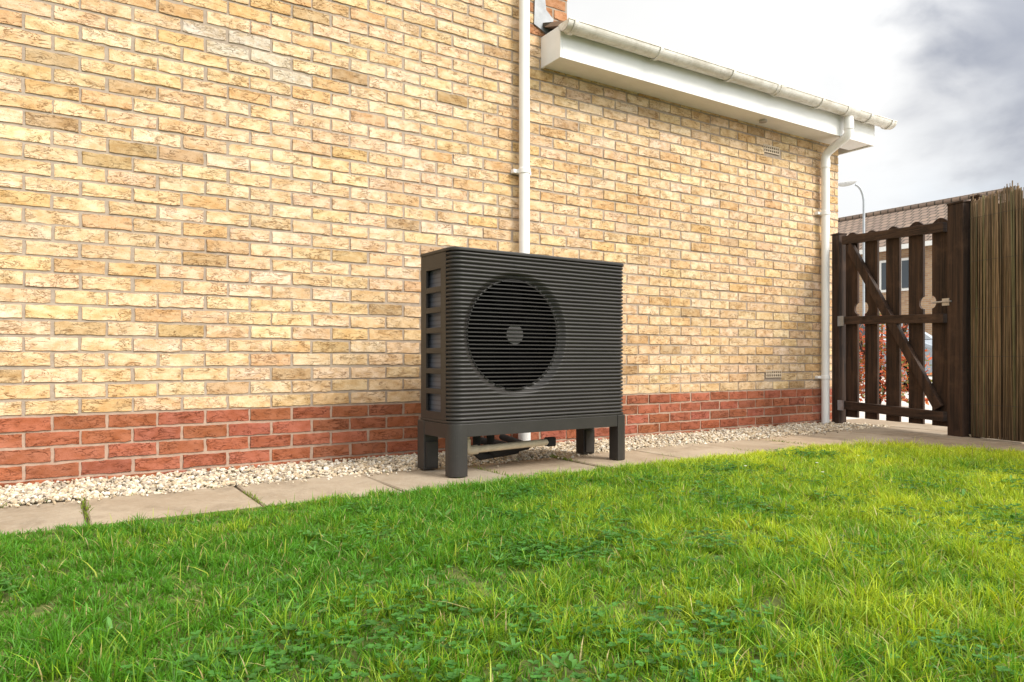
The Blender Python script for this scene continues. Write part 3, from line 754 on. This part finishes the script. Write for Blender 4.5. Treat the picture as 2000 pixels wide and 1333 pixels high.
# ---------------------------------------------------------------- WORLD
SUN_EL=math.radians(42); sun_dir=Vector((.45,-.95,0)).normalized()*math.cos(SUN_EL)+Vector((0,0,math.sin(SUN_EL)))
w=bpy.data.worlds.new('World'); scene.world=w; w.use_nodes=True; nt=w.node_tree; N_=nt.nodes
bg=N_['Background']; sky=N_.new('ShaderNodeTexSky'); sky.sky_type='NISHITA'; sky.sun_disc=False; sky.sun_elevation=SUN_EL; sky.sun_rotation=math.atan2(sun_dir.x,sun_dir.y)
def L(a,b): nt.links.new(a,b)
def nmath(op,a,b):
    n=N_.new('ShaderNodeMath'); n.operation=op
    for i,v in enumerate((a,b)):
        if isinstance(v,(int,float)): n.inputs[i].default_value=v
        else: L(v,n.inputs[i])
    return n.outputs[0]
def nmr(v,a,b,c,d,smooth=False):
    n=N_.new('ShaderNodeMapRange')
    if smooth: n.interpolation_type='SMOOTHSTEP'
    for i,x in zip((1,2,3,4),(a,b,c,d)): n.inputs[i].default_value=x
    L(v,n.inputs[0]); return n.outputs[0]
def nmix(f,a,b,mode='MIX'):
    n=N_.new('ShaderNodeMix'); n.data_type='RGBA'; n.blend_type=mode
    for i,x in ((0,f),(6,a),(7,b)):
        if isinstance(x,(int,float)): n.inputs[i].default_value=x
        elif isinstance(x,tuple): n.inputs[i].default_value=x+(1,)
        else: L(x,n.inputs[i])
    return n.outputs[2]
tc=N_.new('ShaderNodeTexCoord'); G=tc.outputs['Generated']
mp=N_.new('ShaderNodeMapping'); mp.inputs['Scale'].default_value=(1,1,1.8); L(G,mp.inputs[0])
def nnoise(scale,detail,rough,dist=0):
    n=N_.new('ShaderNodeTexNoise'); n.inputs['Scale'].default_value=scale; n.inputs['Detail'].default_value=detail; n.inputs['Roughness'].default_value=rough; n.inputs['Distortion'].default_value=dist
    L(mp.outputs[0],n.inputs['Vector']); return n.outputs['Fac']
n1=nnoise(3.2,6,.45,.3); n2=nnoise(7.5,6,.5,.3)
def dot(v):
    d=N_.new('ShaderNodeVectorMath'); d.operation='DOT_PRODUCT'; L(G,d.inputs[0]); d.inputs[1].default_value=Vector(v).normalized(); return d.outputs['Value']
# dark cloud bank: distance from its centre perturbed by noise so its edge is ragged
dd=nmath('ADD',dot((1.17,.40,.415)),nmath('ADD',nmr(n1,.3,.7,-.014,.014),nmr(n2,.3,.7,-.007,.007)))
dk=nmr(dd,.968,.998,0,1.0,True)
dk=nmath('MULTIPLY',dk,nmr(n2,.3,.7,.80,1.1))
gen=nmr(n1,.52,.75,0,.16)
dk=nmath('MINIMUM',nmath('MAXIMUM',dk,gen),1.0)
sep=N_.new('ShaderNodeSeparateXYZ'); L(G,sep.inputs[0])
lowb=nmath('MULTIPLY',nmr(sep.outputs[2],.05,.30,.75,0,True),nmr(n2,.35,.6,1.0,.35))
lit=nmix(lowb,(1.0,1.0,.99),(.66,.79,.93))
cloud=nmix(dk,lit,(.36,.385,.45))
sunb=nmr(dot(sun_dir),.0,1.0,1.0,2.4,True)
cmul=N_.new('ShaderNodeVectorMath'); cmul.operation='SCALE'; L(cloud,cmul.inputs[0]); L(sunb,cmul.inputs['Scale'])
skyb=N_.new('ShaderNodeVectorMath'); skyb.operation='SCALE'; L(sky.outputs[0],skyb.inputs[0]); skyb.inputs['Scale'].default_value=.10
cov=nmr(n2,.28,.45,.9,1.0)
fin=nmix(cov,skyb.outputs[0],cmul.outputs[0])
L(fin,bg.inputs['Color']); bg.inputs['Strength'].default_value=1.0
sd=bpy.data.lights.new('sun','SUN'); sd.energy=3.9; sd.angle=math.radians(20); sd.color=(1,.945,.86)
so=bpy.data.objects.new('sun',sd); link(so); so.rotation_euler=sun_dir.to_track_quat('Z','Y').to_euler(); so.location=(0,-10,12)
# ---------------------------------------------------------------- CAMERA
cd=bpy.data.cameras.new('camera'); cam=bpy.data.objects.new('camera',cd); link(cam)
cd.sensor_width=36; cd.lens=25.2; cd.shift_y=.0178; cd.clip_end=2000; cd.clip_start=.05
cam.location=(CX,CY,CZ); cam.rotation_euler=(math.radians(90),0,-math.atan2(.5403,.8414)); scene.camera=cam
